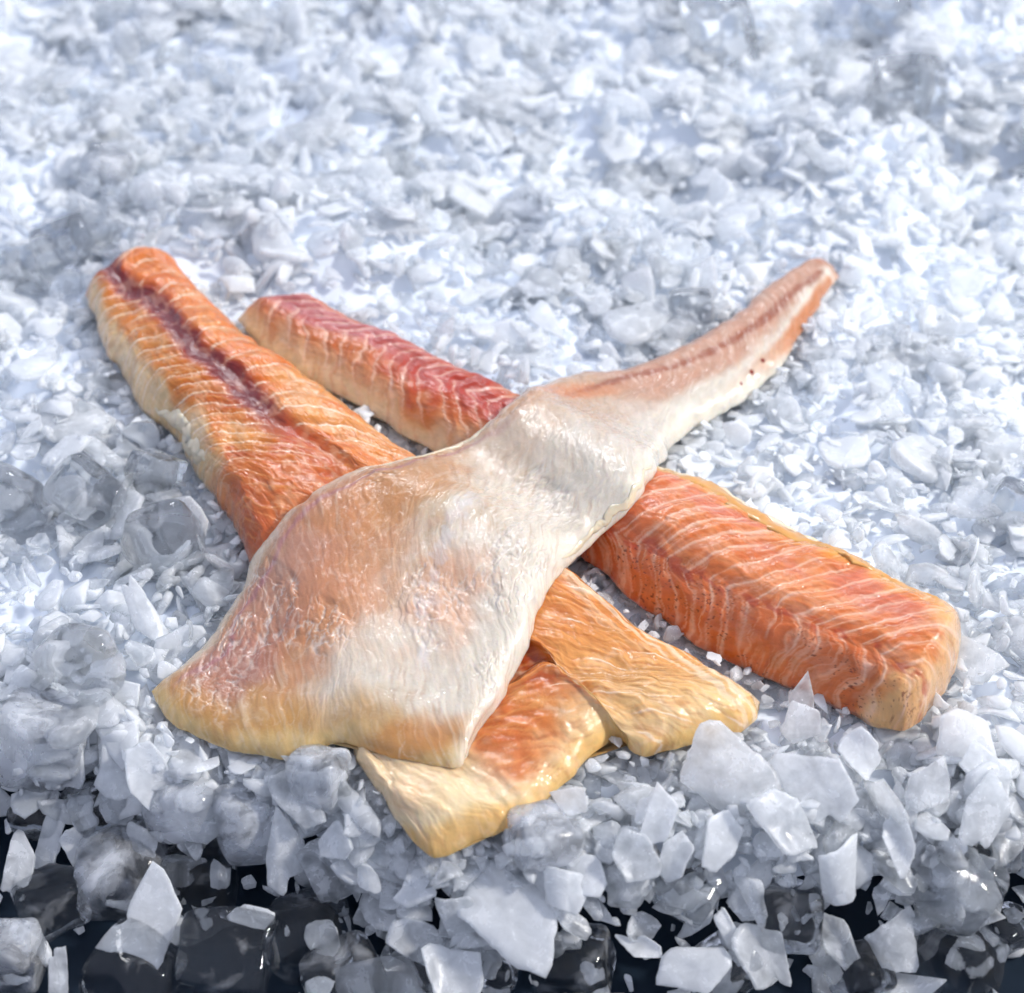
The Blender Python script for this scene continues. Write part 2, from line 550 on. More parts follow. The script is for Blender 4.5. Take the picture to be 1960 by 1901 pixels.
herr = fbm(sv * 6.5 + wob2 * 2, ea * .7 + np.sign(e) * 9, 27, 3)
f.top = f.top + sst(.1, .8, f.d) * (.10 * np.sqrt(np.clip(dl / (sp / 2), 0, 1)) + .04 * line + (fbm(X * .4, Y * .4, 30, 2) - .5) * .40 + (fibre - .5) * .06 + (herr - .5) * .07 * sst(0, .6, ea) - .16 * (1 - sst(.0, .9, ea)))
c = np.ones(f.x.shape + (3,)) * lin((224, 150, 94))
c = mixc(c, (216, 130, 68), sst(.40, .65, fbm(X * .4, Y * .4, 11, 3)) * .8)
c = mixc(c, (232, 166, 118), sst(.40, .7, fbm(X * .9, Y * 2.0, 12, 3)) * .75)
c = mixc(c, (218, 138, 112), sst(.45, .65, fbm(X * .5, Y * .5, 13, 3)) * sst(.5, .65, f.t) * sst(.35, .5, qn) * .8)
back = 1 - sst(.35, .45, f.t)
c = mixc(c, (202, 122, 62), back * .8)
c = mixc(c, (222, 182, 144), back * (1 - sst(.08, .30, qn + wob * .35)))
c = mixc(c, (196, 122, 122), back * (1 - sst(.4, 1.5, np.abs(e - .3))) * (1 - .7 * sst(.2, .34, f.t)) * .95)
c = mixc(c, (190, 74, 50), sst(.18, .30, f.t) * (1 - sst(.42, .52, f.t)) * (1 - sst(.5, 2.2, ea + wob2 * 1.5)) * .9)
c = mixc(c, (202, 92, 44), sst(.4, .5, f.t) * (1 - sst(.52, .70, f.t)) * (1 - sst(.3, .75, qn)) * .85)
c = mixc(c, (216, 124, 64), sst(.5, .6, f.t) * (1 - sst(.12, .34, qn + wob * .2)) * .75)
edge = (1 - sst(1.7, 2.8, f.dr + wob * 1.6 + wob2)) * sst(.45, .55, f.t)
c = mixc(c, (234, 178, 100), edge * .85)
c = mixc(c, (240, 222, 180), (1 - sst(1.0, 1.9, f.dr + wob + wob2 * .8)) * sst(.45, .55, f.t) * .8)
endm = 1 - sst(.4, 2.0, f.db + wob * 1.8)
c = mixc(c, (226, 168, 104), endm * .7)
c = mixc(c, (234, 206, 160), (1 - sst(.2, 1.4, f.db + wob * 2 + wob2)) * .6)
c = mixc(c, (240, 228, 205), back * (1 - sst(.1, .7, f.dl + wob)) * .7)
c = mixc(c, (244, 206, 180), haze)
c = mixc(c, (246, 206, 178), sst(.52, .78, herr) * .42 * sst(.4, .55, f.t))
c = mixc(c, (196, 96, 44), (1 - sst(.22, .42, herr)) * .22)
c = mixc(c, (248, 222, 202), line * .50)
wisp = sst(.74, .90, 1 - np.abs(2 * fbm(sv * 1.4 + 9, ea * 2.4, 35, 3) - 1)) * sst(.5, .6, brk)
c = mixc(c, (244, 214, 204), wisp * .12)
c = mixc(c, (184, 70, 46), (1 - sst(.05, .5, ea)) * sst(.5, .65, fbm(X * 1.6, Y * 3, 33, 3)) * .55)
speck = sst(.84, .88, vnoise(X * 11, Y * 11, 77)) * sst(.45, .55, f.t) * (1 - sst(.10, .26, qn)) * sst(.42, .56, fbm(X * .6, Y * .6, 78, 2))
c = mixc(c, (120, 52, 30), speck * .75)
c = c * (.80 + .24 * fibre + .16 * fibre2)[..., None]
rB = root('fish_fillet', None)
finish_fillet(f, 'flesh', rB, M_FISH, c, deep=1.30)
tag(rB, 'salmon orange raw fish fillet lying behind, its blunt cut end on crushed ice', 'fish fillet', 'raw fish fillets')

# ---------------------------------------------------------------- fillet A: orange, dark red seam, ragged front end with a flap
Af = make_fillet(
    Lc=[(162, 556, .3), (196, 650, 0), (235, 722, 0), (272, 782, 0), (338, 838, 0), (372, 905, 0), (425, 975, 0), (490, 1090, 0), (585, 1265, 0), (668, 1428, 0), (790, 1612, 0)],
    Rc=[(345, 520, .5), (400, 566, .8), (455, 612, .9), (500, 660, 1.0), (620, 742, 1.1), (750, 840, 1.1), (920, 960, 1.0), (1090, 1092, .9), (1230, 1200, .8), (1360, 1272, .7), (1462, 1335, .4)],
    Sc=[(162, 556, .3), (205, 522, .4), (262, 490, .5), (310, 497, .5), (345, 520, .5)],
    Ec=[(790, 1612, 0), (842, 1645, 0), (912, 1608, 0), (990, 1580, 0), (1095, 1488, 0), (1172, 1412, 0), (1214, 1442, 0), (1280, 1438, 0), (1350, 1418, 0), (1430, 1392, 0), (1462, 1335, .4)],
    rest=H_REST, thick=lambda f: (1.5 + .9 * sst(.05, .35, f.t) - .9 * sst(.6, .95, f.t)) * (1 - .45 * sst(.55, .9, f.t) * (1 - sst(.3, .6, f.w))), nu=640, nv=280, round_r=lambda f: 1.35 - .6 * sst(.6, .9, f.t), bulge=.28, end_r=1.7)
f = Af
qn = f.q / f.width
X, Y = f.U_, f.V_
wob = fbm(X * .5, Y * .5, 103, 3) - .5
wob2 = fbm(X * 1.6, Y * 1.6, 106, 3) - .5
seam = seam_w(f, [(222, 528), (280, 565), (330, 602), (430, 702), (520, 792), (590, 842), (680, 905), (1015, 1270), (1110, 1305), (1195, 1340)])
e = (qn - seam) * f.width + wob * .5
ea = np.abs(e)
lean = np.where(e > 0, .30, .85)
curl = np.where(e > 0, 1.3, .85)
sv = f.s + lean * ea - .20 * np.maximum(ea - 1.3, 0) ** 2 * curl + wob * .55 + wob2 * .12
front = sst(.52, .64, f.t)
sp = np.where(e > 0, 1.22, 1.0)
ph = sv / sp; cell = np.floor(ph); fr = ph - cell; dl = np.minimum(fr, 1 - fr) * sp
ph2 = (f.s * .9 - .55 * e + wob * 1.8) / 1.3; fr2 = ph2 - np.floor(ph2); dl2 = np.minimum(fr2, 1 - fr2) * 1.3
dlm = dl * (1 - front) + dl2 * front
brk = fbm(X * .9, Y * .9, 109, 3)
strv = vnoise(cell * 3.7, np.sign(e) * 5 + 20, 105)
wid = .02 + .06 * vnoise(X * 1.2, Y * 1.2, 115) * (.4 + strv)
feather = np.abs(fbm(X * 5, Y * 3, 114, 3) - .5) * .26
line = (1 - sst(.3, 1.0, (dl + feather * .28) / (wid + .03))) * sst(.22, .46, brk + .25 * (strv - .5)) * sst(.25, .7, ea) * (1 - front)
line2 = (1 - sst(.3, 1.0, (dl2 + feather * .5) / (wid + .05))) * sst(.40, .6, brk) * front * sst(.42, .58, qn)
line = line + line2
haze = (1 - sst(.05, .40, dlm + feather)) * sst(.3, .6, brk) * .16
fibre = fbm(sv * 1.2, ea * 7 + wob2 * 2, 121, 3)
fibre2 = fbm(X * 1.5 - Y * 3, Y * 8 + X * 4, 126, 3)
herr = fbm(sv * 7 + wob2 * 2, ea * .7 + np.sign(e) * 9, 127, 3) * (1 - front) + fbm(ph2 * 8 + wob2 * 2, e * .6, 128, 3) * front
fold = 1 - np.abs(2 * fbm(f.s * .35 + wob, e * .75 + f.s * .12, 125, 3) - 1)
f.top = f.top + sst(.1, .8, f.d) * (.07 * np.sqrt(np.clip(dlm / (sp / 2), 0, 1)) * (1 - .5 * front) * sst(0, .5, ea) + (herr - .5) * .05 * sst(0, .6, ea) + .04 * line
    + (fbm(X * .4, Y * .4, 130, 2) - .5) * .40 + (fold - .6) * .18 * front + (fibre - .5) * .06
    - .17 * (1 - sst(.05, .9, ea)) * (1 - front) - .38 * (1 - sst(.1, 1.2, np.abs(e + .3 + wob))) * front)
c = np.ones(f.x.shape + (3,)) * lin((224, 142, 44))
c = mixc(c, (208, 144, 68), (1 - sst(-.6, .2, e)) * .8)
c = mixc(c, (228, 150, 66), sst(.4, .7, fbm(X * .6, Y * .8, 112, 3)) * .6)
c = mixc(c, (230, 182, 122), sst(.14, .36, f.t) * (1 - front) * sst(.38, .58, fbm(X * .35, Y * .35, 141, 2)) * .6)
c = mixc(c, (204, 108, 42), sst(.32, .48, f.t) * (1 - front) * (1 - sst(.0, 1.0, e)) * sst(.35, .6, fbm(X * .5, Y * .5, 142, 2)) * .8)
c = mixc(c, (196, 92, 36), (1 - sst(.3, 1.3, ea + wob2 * .8)) * (1 - front) * .5)
c = mixc(c, (146, 32, 28), (1 - sst(.22, .90, np.abs(e + .05) + wob2 * .35)) * (1 - sst(.44, .54, f.t)) * .97)
c = mixc(c, (162, 88, 106), (1 - sst(.15, .8, np.abs(e + .3) + wob2)) * (1 - sst(.14, .26, f.t)) * .18)
c = mixc(c, (238, 220, 184), (1 - sst(.3, 1.3, f.dl + wob * 1.4 + wob2 * .6)) * .85)
c = mixc(c, (244, 226, 190), (1 - sst(.1, .55, f.dr + wob * .6 + wob2 * .5)) * .85)
c = mixc(c, (200, 114, 36), (1 - sst(.2, 1.2, f.da + wob)) * .5)
# front half
c = mixc(c, (224, 158, 96), front * .85)
c = mixc(c, (208, 122, 64), front * (1 - sst(.35, .62, qn + wob * .3)) * .75)
c = mixc(c, (188, 94, 36), front * (1 - sst(.1, .8, np.abs(e + .3 + wob * 1.2))) * .75)
c = mixc(c, (196, 108, 56), front * (1 - sst(.45, .7, fold)) * .6)
c = mixc(c, (226, 172, 108), front * sst(.68, .85, f.t) * sst(.5, .66, qn + wob * .4) * .8)
c = mixc(c, (234, 208, 162), front * sst(.82, .95, f.t) * sst(.5, .66, qn + wob * .4) * .7)
c = mixc(c, (242, 222, 184), (1 - sst(.5, 2.6, f.db + wob * 2.4 + wob2)) * .8 * front)
c = mixc(c, (236, 204, 142), (1 - sst(.2, .9, f.db + wob * 1.2)) * .8 * front)
flap = sst(.76, .90, f.t) * (1 - sst(.22, .42, qn + wob * .2))
c = mixc(c, (244, 230, 198), flap * .85)
c = mixc(c, (234, 198, 132), flap * (1 - sst(.2, .9, f.db + wob)) * .8)
c = mixc(c, (236, 184, 130), haze)
c = mixc(c, (244, 196, 134), sst(.55, .80, herr) * .36 * np.maximum(sst(.4, 1.1, ea), front) * (1 - .7 * flap))
c = mixc(c, (182, 92, 30), (1 - sst(.22, .42, herr)) * .24 * (1 - .8 * flap))
c = mixc(c, (250, 234, 214), np.clip(line, 0, 1) * .85)
c = mixc(c, (132, 26, 26), (1 - sst(.10, .62, np.abs(e + .05) + wob2 * .3)) * (1 - sst(.44, .54, f.t)) * .75)
wisp = sst(.78, .92, 1 - np.abs(2 * fbm(X * .9 + 9, Y * 1.6, 135, 3) - 1)) * sst(.45, .6, brk)
c = mixc(c, (246, 222, 198), wisp * .25)
c = mixc(c, (248, 232, 210), front * sst(.84, .95, qn) * sst(.45, .6, vnoise(f.s * .35, f.V_ * 6, 150)) * .65)
c = c * (.80 + .24 * fibre + .16 * fibre2)[..., None]
rA = root('fish_fillet', None)
finish_fillet(f, 'flesh', rA, M_FISH, c, deep=1.40)
tag(rA, 'orange raw fish fillet with dark red seam and white flake lines, ragged front end', 'fish fillet', 'raw fish fillets')

# ---------------------------------------------------------------- fillet T: the pale one draped over both
base = np.where(H_TOP > -50, np.maximum(H_TOP, H_REST), H_REST)
sm = blur(base, 9)
sm = np.maximum(sm, blur(np.maximum(base, sm), 5))
REST_T = blur(np.maximum(base, sm), 3) + .03
Tf = make_fillet(
    Lc=[(1552, 494, .3), (1490, 527, .35), (1430, 578, .4), (1370, 622, .4), (1290, 666, .4), (1195, 702, .5), (1090, 716, .5), (985, 752, .6), (880, 838, .5), (735, 884, .4), (625, 918, .4), (540, 992, .2), (485, 1075, 0), (445, 1160, 0), (390, 1238, 0), (335, 1285, 0), (290, 1322, 0)],
    Rc=[(1603, 528, 0), (1572, 580, 0), (1532, 645, 0), (1483, 715, 0), (1400, 782, 0), (1310, 835, 0), (1268, 885, 0), (1238, 930, 0), (1205, 972, 0), (1160, 1022, 0), (1108, 1064, 0), (1062, 1112, 0), (1032, 1180, 0), (1000, 1262, 0), (962, 1330, 0), (925, 1385, 0), (893, 1440, 0)],
    Sc=[(1552, 494, .3), (1575, 495, .2), (1592, 508, .1), (1603, 528, 0)],
    Ec=[(290, 1322, 0), (312, 1368, 0), (400, 1425, 0), (490, 1447, 0), (568, 1450, 0), (612, 1428, 0), (660, 1424, 0), (760, 1450, 0), (850, 1472, 0), (886, 1466, 0), (893, 1440, 0)],
    rest=REST_T, thick=lambda f: .55 + .5 * sst(.05, .4, f.t) - .05 * sst(.8, .95, f.t), nu=760, nv=380,
    round_r=lambda f: .85 + .9 * sst(.3, .6, f.t) * (1 - f.w) + .4 * sst(.3, .6, f.t), bulge=.15, end_r=1.9)
f = Tf
qn = f.q / f.width
X, Y = f.U_, f.V_
wob = fbm(X * .5, Y * .5, 203, 3) - .5
wob2 = fbm(X * 1.6, Y * 1.6, 206, 3) - .5
grain = fbm(X * 1.1 + Y * .9 + wob * 2.5, (Y - .8 * X) * 3.2 + wob2 * 1.5 + wob * 4, 210, 4)
r1 = 1 - np.abs(2 * fbm(X * .5 + wob, Y * .5, 214, 4) - 1)
r2 = 1 - np.abs(2 * fbm(X * .8 + wob * 2, Y * 1.6 + wob2, 219, 4) - 1)
tear = sst(.5, .62, fbm(X * .28, Y * .28, 221, 2))          # where the membrane is torn and flaky
streak = fbm(X * .5 + Y * .45 + wob * 2, (Y - .85 * X) * 6 + wob * 6, 236, 4)
body = sst(.3, .5, f.t)
step = fbm(X * .55 + wob2 * .6, Y * .8, 223, 4)
terr = np.floor(step * 9) / 9 + sst(.75, 1.0, step * 9 - np.floor(step * 9)) / 9
f.top = f.top + sst(.1, 1.0, f.d) * ((fbm(X * .22, Y * .22, 224, 2) - .5) * .4 * body + (grain - .5) * .05 + (streak - .5) * .028 + (terr - .5) * .32 * tear * body - (r2 ** 10) * .06 * tear * body)
tedge = sst(.70, .9, step * 9 - np.floor(step * 9)) * tear * body * sst(.4, .6, wob2 + .5)
c = np.ones(f.x.shape + (3,)) * lin((212, 198, 178))
c = mixc(c, (216, 180, 148), sst(.40, .62, fbm(f.x * .3, f.y * .3, 230, 3)) * body * .75)
c = mixc(c, (224, 206, 192), sst(.5, .7, fbm(f.s * .7, f.q * 1.5, 232, 3)) * .5)
c = mixc(c, (228, 221, 208), sst(.45, .72, qn + wob * .5) * .85)
lefth = (1 - sst(.25, .6, qn + wob * .45)) * body
c = mixc(c, (204, 160, 114), lefth * .78)
c = mixc(c, (198, 156, 140), blob(f, (560, 1130), 2.2, 6.0, -28) * .75)
c = mixc(c, (190, 144, 130), blob(f, (430, 1260), 3.0, 1.8, 20) * .75)
c = mixc(c, (212, 158, 108), blob(f, (700, 1010), 2.6, 1.8, 30) * .55)
c = mixc(c, (214, 160, 122), blob(f, (650, 1180), 2.2, 4.5, -20) * .6)
c = mixc(c, (222, 168, 132), blob(f, (850, 1180), 1.8, 3.2, -15) * .55)
c = mixc(c, (230, 222, 208), blob(f, (760, 1310), 3.2, 2.2, 0) * .7)
c = mixc(c, (228, 223, 212), blob(f, (1010, 900), 3.6, 2.4, 25) * .6)
c = mixc(c, (216, 176, 140), blob(f, (1000, 790), 3.4, 1.4, 35) * .75)
c = mixc(c, (222, 150, 92), blob(f, (1120, 745), 2.2, .7, 20) * .7)
# pale rim along the raised long edge with a mauve line inside it
rim = (1 - sst(.25, .9, f.dl + wob * .5)) * sst(.40, .5, f.t)
c = mixc(c, (232, 220, 200), rim * .85)
ml = (1 - sst(.0, .25, np.abs(f.dl - 1.25 + wob * .9))) * sst(.42, .55, f.t)
c = mixc(c, (190, 142, 148), ml * .65)
# front end: yellow-tan, glassy
endm = 1 - sst(.6, 2.6, f.db + wob * 2)
c = mixc(c, (212, 172, 108), endm * .75)
c = mixc(c, (230, 208, 158), (1 - sst(.1, .9, f.db + wob)) * .75)
c = mixc(c, (206, 142, 74), blob(f, (770, 1415), 3.0, .8, 5) * .55)
# white right-hand rim
rr = 1 - sst(.3, 1.5, f.dr + wob * 1.2)
c = mixc(c, (238, 233, 220), rr * .85)
# tail: pinkish with brown lateral line, cream lower edge
tail = 1 - sst(.30, .42, f.t)
c = mixc(c, (206, 164, 140), tail * (1 - sst(.5, .8, qn + wob * .3)) * .85)
d, sh, sd = polyline_dist(f, [(1572, 503), (1510, 550), (1460, 598), (1385, 648), (1300, 690), (1200, 716), (1120, 752), (1060, 800)], z=1.2)
c = mixc(c, (160, 80, 34), (1 - sst(.06, .42, d + np.abs(wob) * .25 + (fbm(f.x * 2.5, f.y * 2.5, 240, 2) - .5) * .3)) * (1 - sst(.75, 1, sh)) * .65)
d2, sh2, sd2 = polyline_dist(f, [(1590, 520), (1545, 590), (1500, 650), (1420, 720), (1330, 780)], z=.9)
c = mixc(c, (204, 128, 60), (1 - sst(.1, .55, d2 + wob * .6)) * (1 - sst(.35, .9, sh2)) * .8)
c = mixc(c, (198, 120, 60), (1 - sst(.3, 1.4, f.da + wob)) * .7)
for (bx, by, br) in ((1461, 681, .16), (1440, 703, .17), (1420, 724, .10)):
    p = at(bx, by, 1.0)
    c = mixc(c, (150, 48, 20), 1 - sst(br * .5, br * 1.2, np.hypot((f.x - p[0]) * 1.3, f.y - p[1])))
# bluish white torn seam down the middle
d3, sh3, sd3 = polyline_dist(f, [(905, 950), (860, 1010), (835, 1080), (815, 1160), (810, 1240)], z=3.0)
c = mixc(c, (220, 222, 230), (1 - sst(.0, .45, d3 + (fbm(X * 2.2, Y * 2.2, 250, 3) - .5) * 1.3)) * .28)
c = mixc(c, (238, 228, 220), tedge * .35)
c = mixc(c, (240, 230, 220), sst(.90, .985, r2) * body * (.15 + .4 * tear))
pat = sst(.40, .62, fbm(X * .35 + 7, Y * .35, 238, 2))
c = mixc(c, (240, 232, 218), sst(.56, .80, streak) * (.07 + .20 * pat))
c = mixc(c, (182, 130, 90), (1 - sst(.22, .42, streak)) * (.06 + .14 * pat) * body)
c = c * (.88 + .22 * grain)[..., None]
rT = root('fish_fillet', None)
finish_fillet(f, 'flesh', rT, M_TOP, c, sink=.25, deep=1.34)
tag(rT, 'pale cream fish fillet draped diagonally on top, narrow brown tail pointing up', 'fish fillet', 'raw fish fillets')

H_TOPF = blur(np.where(H_TOP > -50, H_TOP, H_REST), .8)

# loose threads and torn bits on the fish
def blur1(z, r):
    k = np.ones(2 * r + 1) / (2 * r + 1)
    return np.convolve(np.pad(z, r, mode='edge'), k, mode='valid')

def strip(parent, f, t0, t1, w0, rad, name, mat, seed, sunk=.3, flat=.5, m=14, n=110, sway=.02, along='t'):
    """ragged, lumpy band of fat or membrane grown onto a fillet along one of its edges"""
    nu, nv = f.x.shape
    k = np.linspace(0, 1, n)
    tt = t0 + (t1 - t0) * k
    ww = w0 + (fbm(k * 14, k * 0 + seed, 340 + seed, 2) - .5) * 2 * sway
    if along == 'w': tt, ww = w0 + (ww - w0), t0 + (t1 - t0) * k
    i = np.searchsorted(f.t[:, 0], tt).clip(0, nu - 1); j = np.searchsorted(f.w[0], ww).clip(0, nv - 1)
    P = np.stack([blur1(q_, 2) for q_ in (f.x[i, j], f.y[i, j], f.top[i, j])], -1)
    e1 = np.stack([q_[i, np.minimum(j + 6, nv - 1)] - q_[i, np.maximum(j - 6, 0)] for q_ in (f.x, f.y, f.top)], -1)
    T = np.gradient(P, axis=0); T /= np.linalg.norm(T, axis=1)[:, None] + 1e-9
    Nn = np.cross(T, e1); Nn *= np.sign(Nn[:, 2:3] + 1e-9); Nn /= np.linalg.norm(Nn, axis=1)[:, None] + 1e-9
    Sd = np.cross(T, Nn)
    Lc = np.concatenate([[0], np.cumsum(np.linalg.norm(np.diff(P, axis=0), axis=1))])
    env = np.sin(np.pi * np.clip(k, .01, .99)) ** .4
    V = []
    for q in range(m):
        a = 2 * math.pi * q / m
        rr = rad * env * (.25 + 1.3 * fbm(Lc * 1.1 + seed, Lc * 0 + 1.5 * math.cos(a) + seed, 300 + seed, 3)) * (.75 + .5 * fbm(Lc * 4 + seed, Lc * 0 + 3 * math.sin(a), 320 + seed, 2))
        V.append(P - Nn * (rad * flat * sunk) + (Sd * math.cos(a) + Nn * math.sin(a) * flat) * rr[:, None])
    V = np.stack(V, 1).reshape(-1, 3)
    i, q = np.meshgrid(np.arange(n - 1), np.arange(m), indexing='ij')
    Q = np.stack([i * m + q, i * m + (q + 1) % m, (i + 1) * m + (q + 1) % m, (i + 1) * m + q], -1).reshape(-1, 4)
    return link(name, mesh_np(name, V, Q), mat, parent)

M_FAT = plain_fish('golden_fat', (222, 164, 88), .6)
strip(rB, Bf, .50, .985, .80, .62, 'fat_edge', M_FAT, 1, sway=.03, flat=.34, sunk=.5)
strip(rB, Bf, .50, .97, .87, .60, 'pale_membrane', M_MEMBRANE, 2, sway=.03, flat=.4, sunk=.5)
strip(rA, Af, .34, .52, .03, .45, 'pale_membrane', M_MEMBRANE, 3)
strip(rT, Tf, .40, .66, .97, .20, 'torn_fringe', M_MEMBRANE, 5, flat=.4)
strip(rT, Tf, .46, .58, .035, .20, 'torn_fringe', M_MEMBRANE, 6, flat=.35)

# ------------------------------------------------------------------ ice pieces
def outline(r, n, jag=.03):
    """radius of a broken plate: straight sides between corners, now and then a bite out of the rim"""
    a = np.arange(n) / n * 2 * math.pi
    m = r.integers(4, 8)
    th = (np.arange(m) + r.uniform(-.40, .40, m)) / m * 2 * math.pi
    dd = r.uniform(.50, 1.0, m)
    cosd = np.cos(a[:, None] - th[None])
    rad = np.min(np.where(cosd > .05, dd[None] / np.maximum(cosd, .05), 9.0), 1)
    rad = np.minimum(rad, 1.6) * (1 + r.normal(0, jag, n))
    if r.random() < .45:
        k = r.uniform(0, 6.28)
        rad *= 1 - r.uniform(.2, .45) * np.exp(-((np.angle(np.exp(1j * (a - k)))) / r.uniform(.25, .5)) ** 2)
    return a, rad

def flake_proto(seed, n=12, rings=((.86, 1.0), (1.0, .45), (1.0, -.45), (.86, -1.0)), smooth_rim=0, rip=0.0, thin=(.07, .17)):
    r = np.random.default_rng(seed)
    a, rad = outline(r, n, .03 if n < 20 else .018)
    for _ in range(smooth_rim):
        rad = .25 * np.roll(rad, 1) + .5 * rad + .25 * np.roll(rad, -1)
    asp = r.uniform(.35, .95)
    ox = np.cos(a) * rad; oy = np.sin(a) * rad * asp
    h = r.uniform(*thin)
    V = []
    for (rr, z) in rings:
        V.append(np.stack([ox * rr, oy * rr, z * h + r.normal(0, 0 if rip else h * .12, n)], -1))
    V = np.concatenate(V)
    V = np.concatenate([V, [[0, 0, h * 1.03]], [[0, 0, -h]]])
    bx, by = r.normal(0, .20, 2)
    wedge = r.normal(0, .40)
    z = V[:, 2] * np.clip(1 + wedge * V[:, 0], .25, 2)
    if rip:
        o_ = r.uniform(0, 40)
        z = z + rip * h * (fbm(V[:, 0] * 1.6 + o_, V[:, 1] * 1.6, 55, 3) - .5) * 3
    V[:, 2] = z + bx * V[:, 0] ** 2 + by * V[:, 1] ** 2
    q = []; t = []
    R = len(rings)
    for ring in range(R - 1):
        for i in range(n):
            j = (i + 1) % n
            q.append((ring * n + i, (ring + 1) * n + i, (ring + 1) * n + j, ring * n + j))
    top = R * n; bot = top + 1
    for i in range(n):
        j = (i + 1) % n
        t.append((top, i, j)); t.append((bot, (R - 1) * n + j, (R - 1) * n + i))
    q = np.array(q); t = np.array(t)
    return V, np.concatenate([q[:, [0, 1, 2]], q[:, [0, 2, 3]], t])

HI_RINGS = ((.3, 1.0), (.65, 1.0), (.88, 1.0), (.97, .80), (1.0, .2), (.995, -.4), (.95, -.9), (.6, -1.0))

def chunk_proto(seed):
    """crumb of broken ice"""
    r = np.random.default_rng(seed)
    P = r.normal(0, 1, (13, 3)); P /= np.linalg.norm(P, axis=1)[:, None]
    P *= np.array([1, r.uniform(.45, .9), r.uniform(.25, .6)]) * r.uniform(.8, 1.1, (13, 1))
    bm = bmesh.new()
    for p in P: bm.verts.new(p)
    bmesh.ops.convex_hull(bm, input=bm.verts[:])
    bmesh.ops.bevel(bm, geom=bm.edges[:], offset=.10, segments=1, affect='EDGES', clamp_overlap=True)
    bmesh.ops.triangulate(bm, faces=bm.faces[:])
    bm.verts.index_update()
    V = np.array([v.co[:] for v in bm.verts]); T = np.array([[v.index for v in f_.verts] for f_ in bm.faces]); bm.free()
    return V, T

def rot_mats(tilt, az, spin):
    """rotation taking z to a direction tilted by tilt towards az, after a spin about z"""
    ct, st = np.cos(tilt), np.sin(tilt); ca, sa = np.cos(az), np.sin(az); cs, ss = np.cos(spin), np.sin(spin)
    o = np.zeros_like(ct); l = np.ones_like(ct)
    Rz = lambda c_, s_: np.stack([np.stack([c_, -s_, o], -1), np.stack([s_, c_, o], -1), np.stack([o, o, l], -1)], -2)
    Ry = np.stack([np.stack([ct, o, st], -1), np.stack([o, l, o], -1), np.stack([-st, o, ct], -1)], -2)
    return Rz(ca, sa) @ Ry @ Rz(cs, ss)

PROTO = [flake_proto(300 + k) for k in range(26)] + [chunk_proto(400 + k) for k in range(14)]
NP_ = len(PROTO)

# H_BOT eroded a little so that pieces keep clear of the fish
HB = H_BOT.copy()
for _ in range(3):
    P = np.pad(HB, 1, constant_values=99)
    HB = np.minimum.reduce([P[i:i + NXG, j:j + NYG] for i in range(3) for j in range(3)])
HB2 = HB.copy()
for _ in range(3):
    P = np.pad(HB2, 1, constant_values=99)
    HB2 = np.minimum.reduce([P[i:i + NXG, j:j + NYG] for i in range(3) for j in range(3)])

NCH = 17000
rg = np.random.default_rng(21)
cy = rg.uniform(-23, 62, NCH * 5)
cx = rg.uniform(-1, 1, NCH * 5) * (28 + (cy + 23) * .27)
keep = np.ones(len(cx), bool)
keep &= rg.random(len(cx)) < np.interp(cy, [-23, 0, 62], [1.0, .85, .5])
over = crest(cx) - cy
keep &= rg.random(len(cx)) < np.interp(over, [-3, -1, 0, 1.1, 1.8, 2.7, 4.0], [.45, .9, 1, 1, .55, .16, .04])
cx, cy = cx[keep][:NCH], cy[keep][:NCH]
# pieces nestling against the outline of each fish
nest = []
for ff in (Af, Bf, Tf):
    for (i0, i1, axis) in ((0, 2, 1), (-1, -3, 1), (0, 2, 0), (-1, -3, 0)):
        ex, ey, ez = [np.take(q_, i0, axis) for q_ in (ff.x, ff.y, ff.zb)]
        ix, iy = [np.take(q_, i1 * 4, axis) for q_ in (ff.x, ff.y)]
        L_ = np.concatenate([[0], np.cumsum(np.hypot(np.diff(ex), np.diff(ey)))])
        m_ = int(L_[-1] * 1.5)
        k_ = np.searchsorted(L_, rg.uniform(0, L_[-1], m_)).clip(0, len(ex) - 1)
        nx_, ny_ = ex[k_] - ix[k_], ey[k_] - iy[k_]
        nn = np.hypot(nx_, ny_) + 1e-6
        off_ = rg.uniform(.15, .75, m_)
        okk = ez[k_] < .6
        nest.append(np.stack([ex[k_] + nx_ / nn * off_, ey[k_] + ny_ / nn * off_], -1)[okk])
nest = np.concatenate(nest)
n0 = len(cx)
cx = np.concatenate([cx, nest[:, 0]]); cy = np.concatenate([cy, nest[:, 1]])
n = len(cx)
crumb = rg.random(n) < .45
size = np.where(crumb, np.exp(rg.normal(math.log(.30), .35, n)), np.exp(rg.normal(math.log(.72), .42, n))); size = np.clip(size, .14, 2.0)
size *= np.interp(cy, [-20, 10, 50], [.95, 1.0, 1.35]) * (.75 + .6 * fbm(cx * .2, cy * .2, 95, 2))
size[n0:] = rg.uniform(.25, .85, n - n0)
tilt = np.abs(rg.normal(0, .75, n)); az = rg.uniform(0, 6.28, n); spin = rg.uniform(0, 6.28, n)
over = crest(cx) - cy
az = np.where(over > 0, -math.pi / 2 + rg.normal(0, .6, n), az); tilt = np.where(over > 0, .75 + rg.normal(0, .35, n), tilt)
cz = bed_z(cx, cy) + rg.uniform(-1.1, .15, n) - .20 * size * np.sin(np.minimum(tilt, 1.5)) + np.where(crumb, .10, 0)
big = size > .8
cz[big] += .10
cz[n0:] = H_REST[((cx[n0:] - GX0) / GS).astype(int).clip(0, NXG - 1), ((cy[n0:] - GY0) / GS).astype(int).clip(0, NYG - 1)] + rg.uniform(-.15, .30, n - n0)
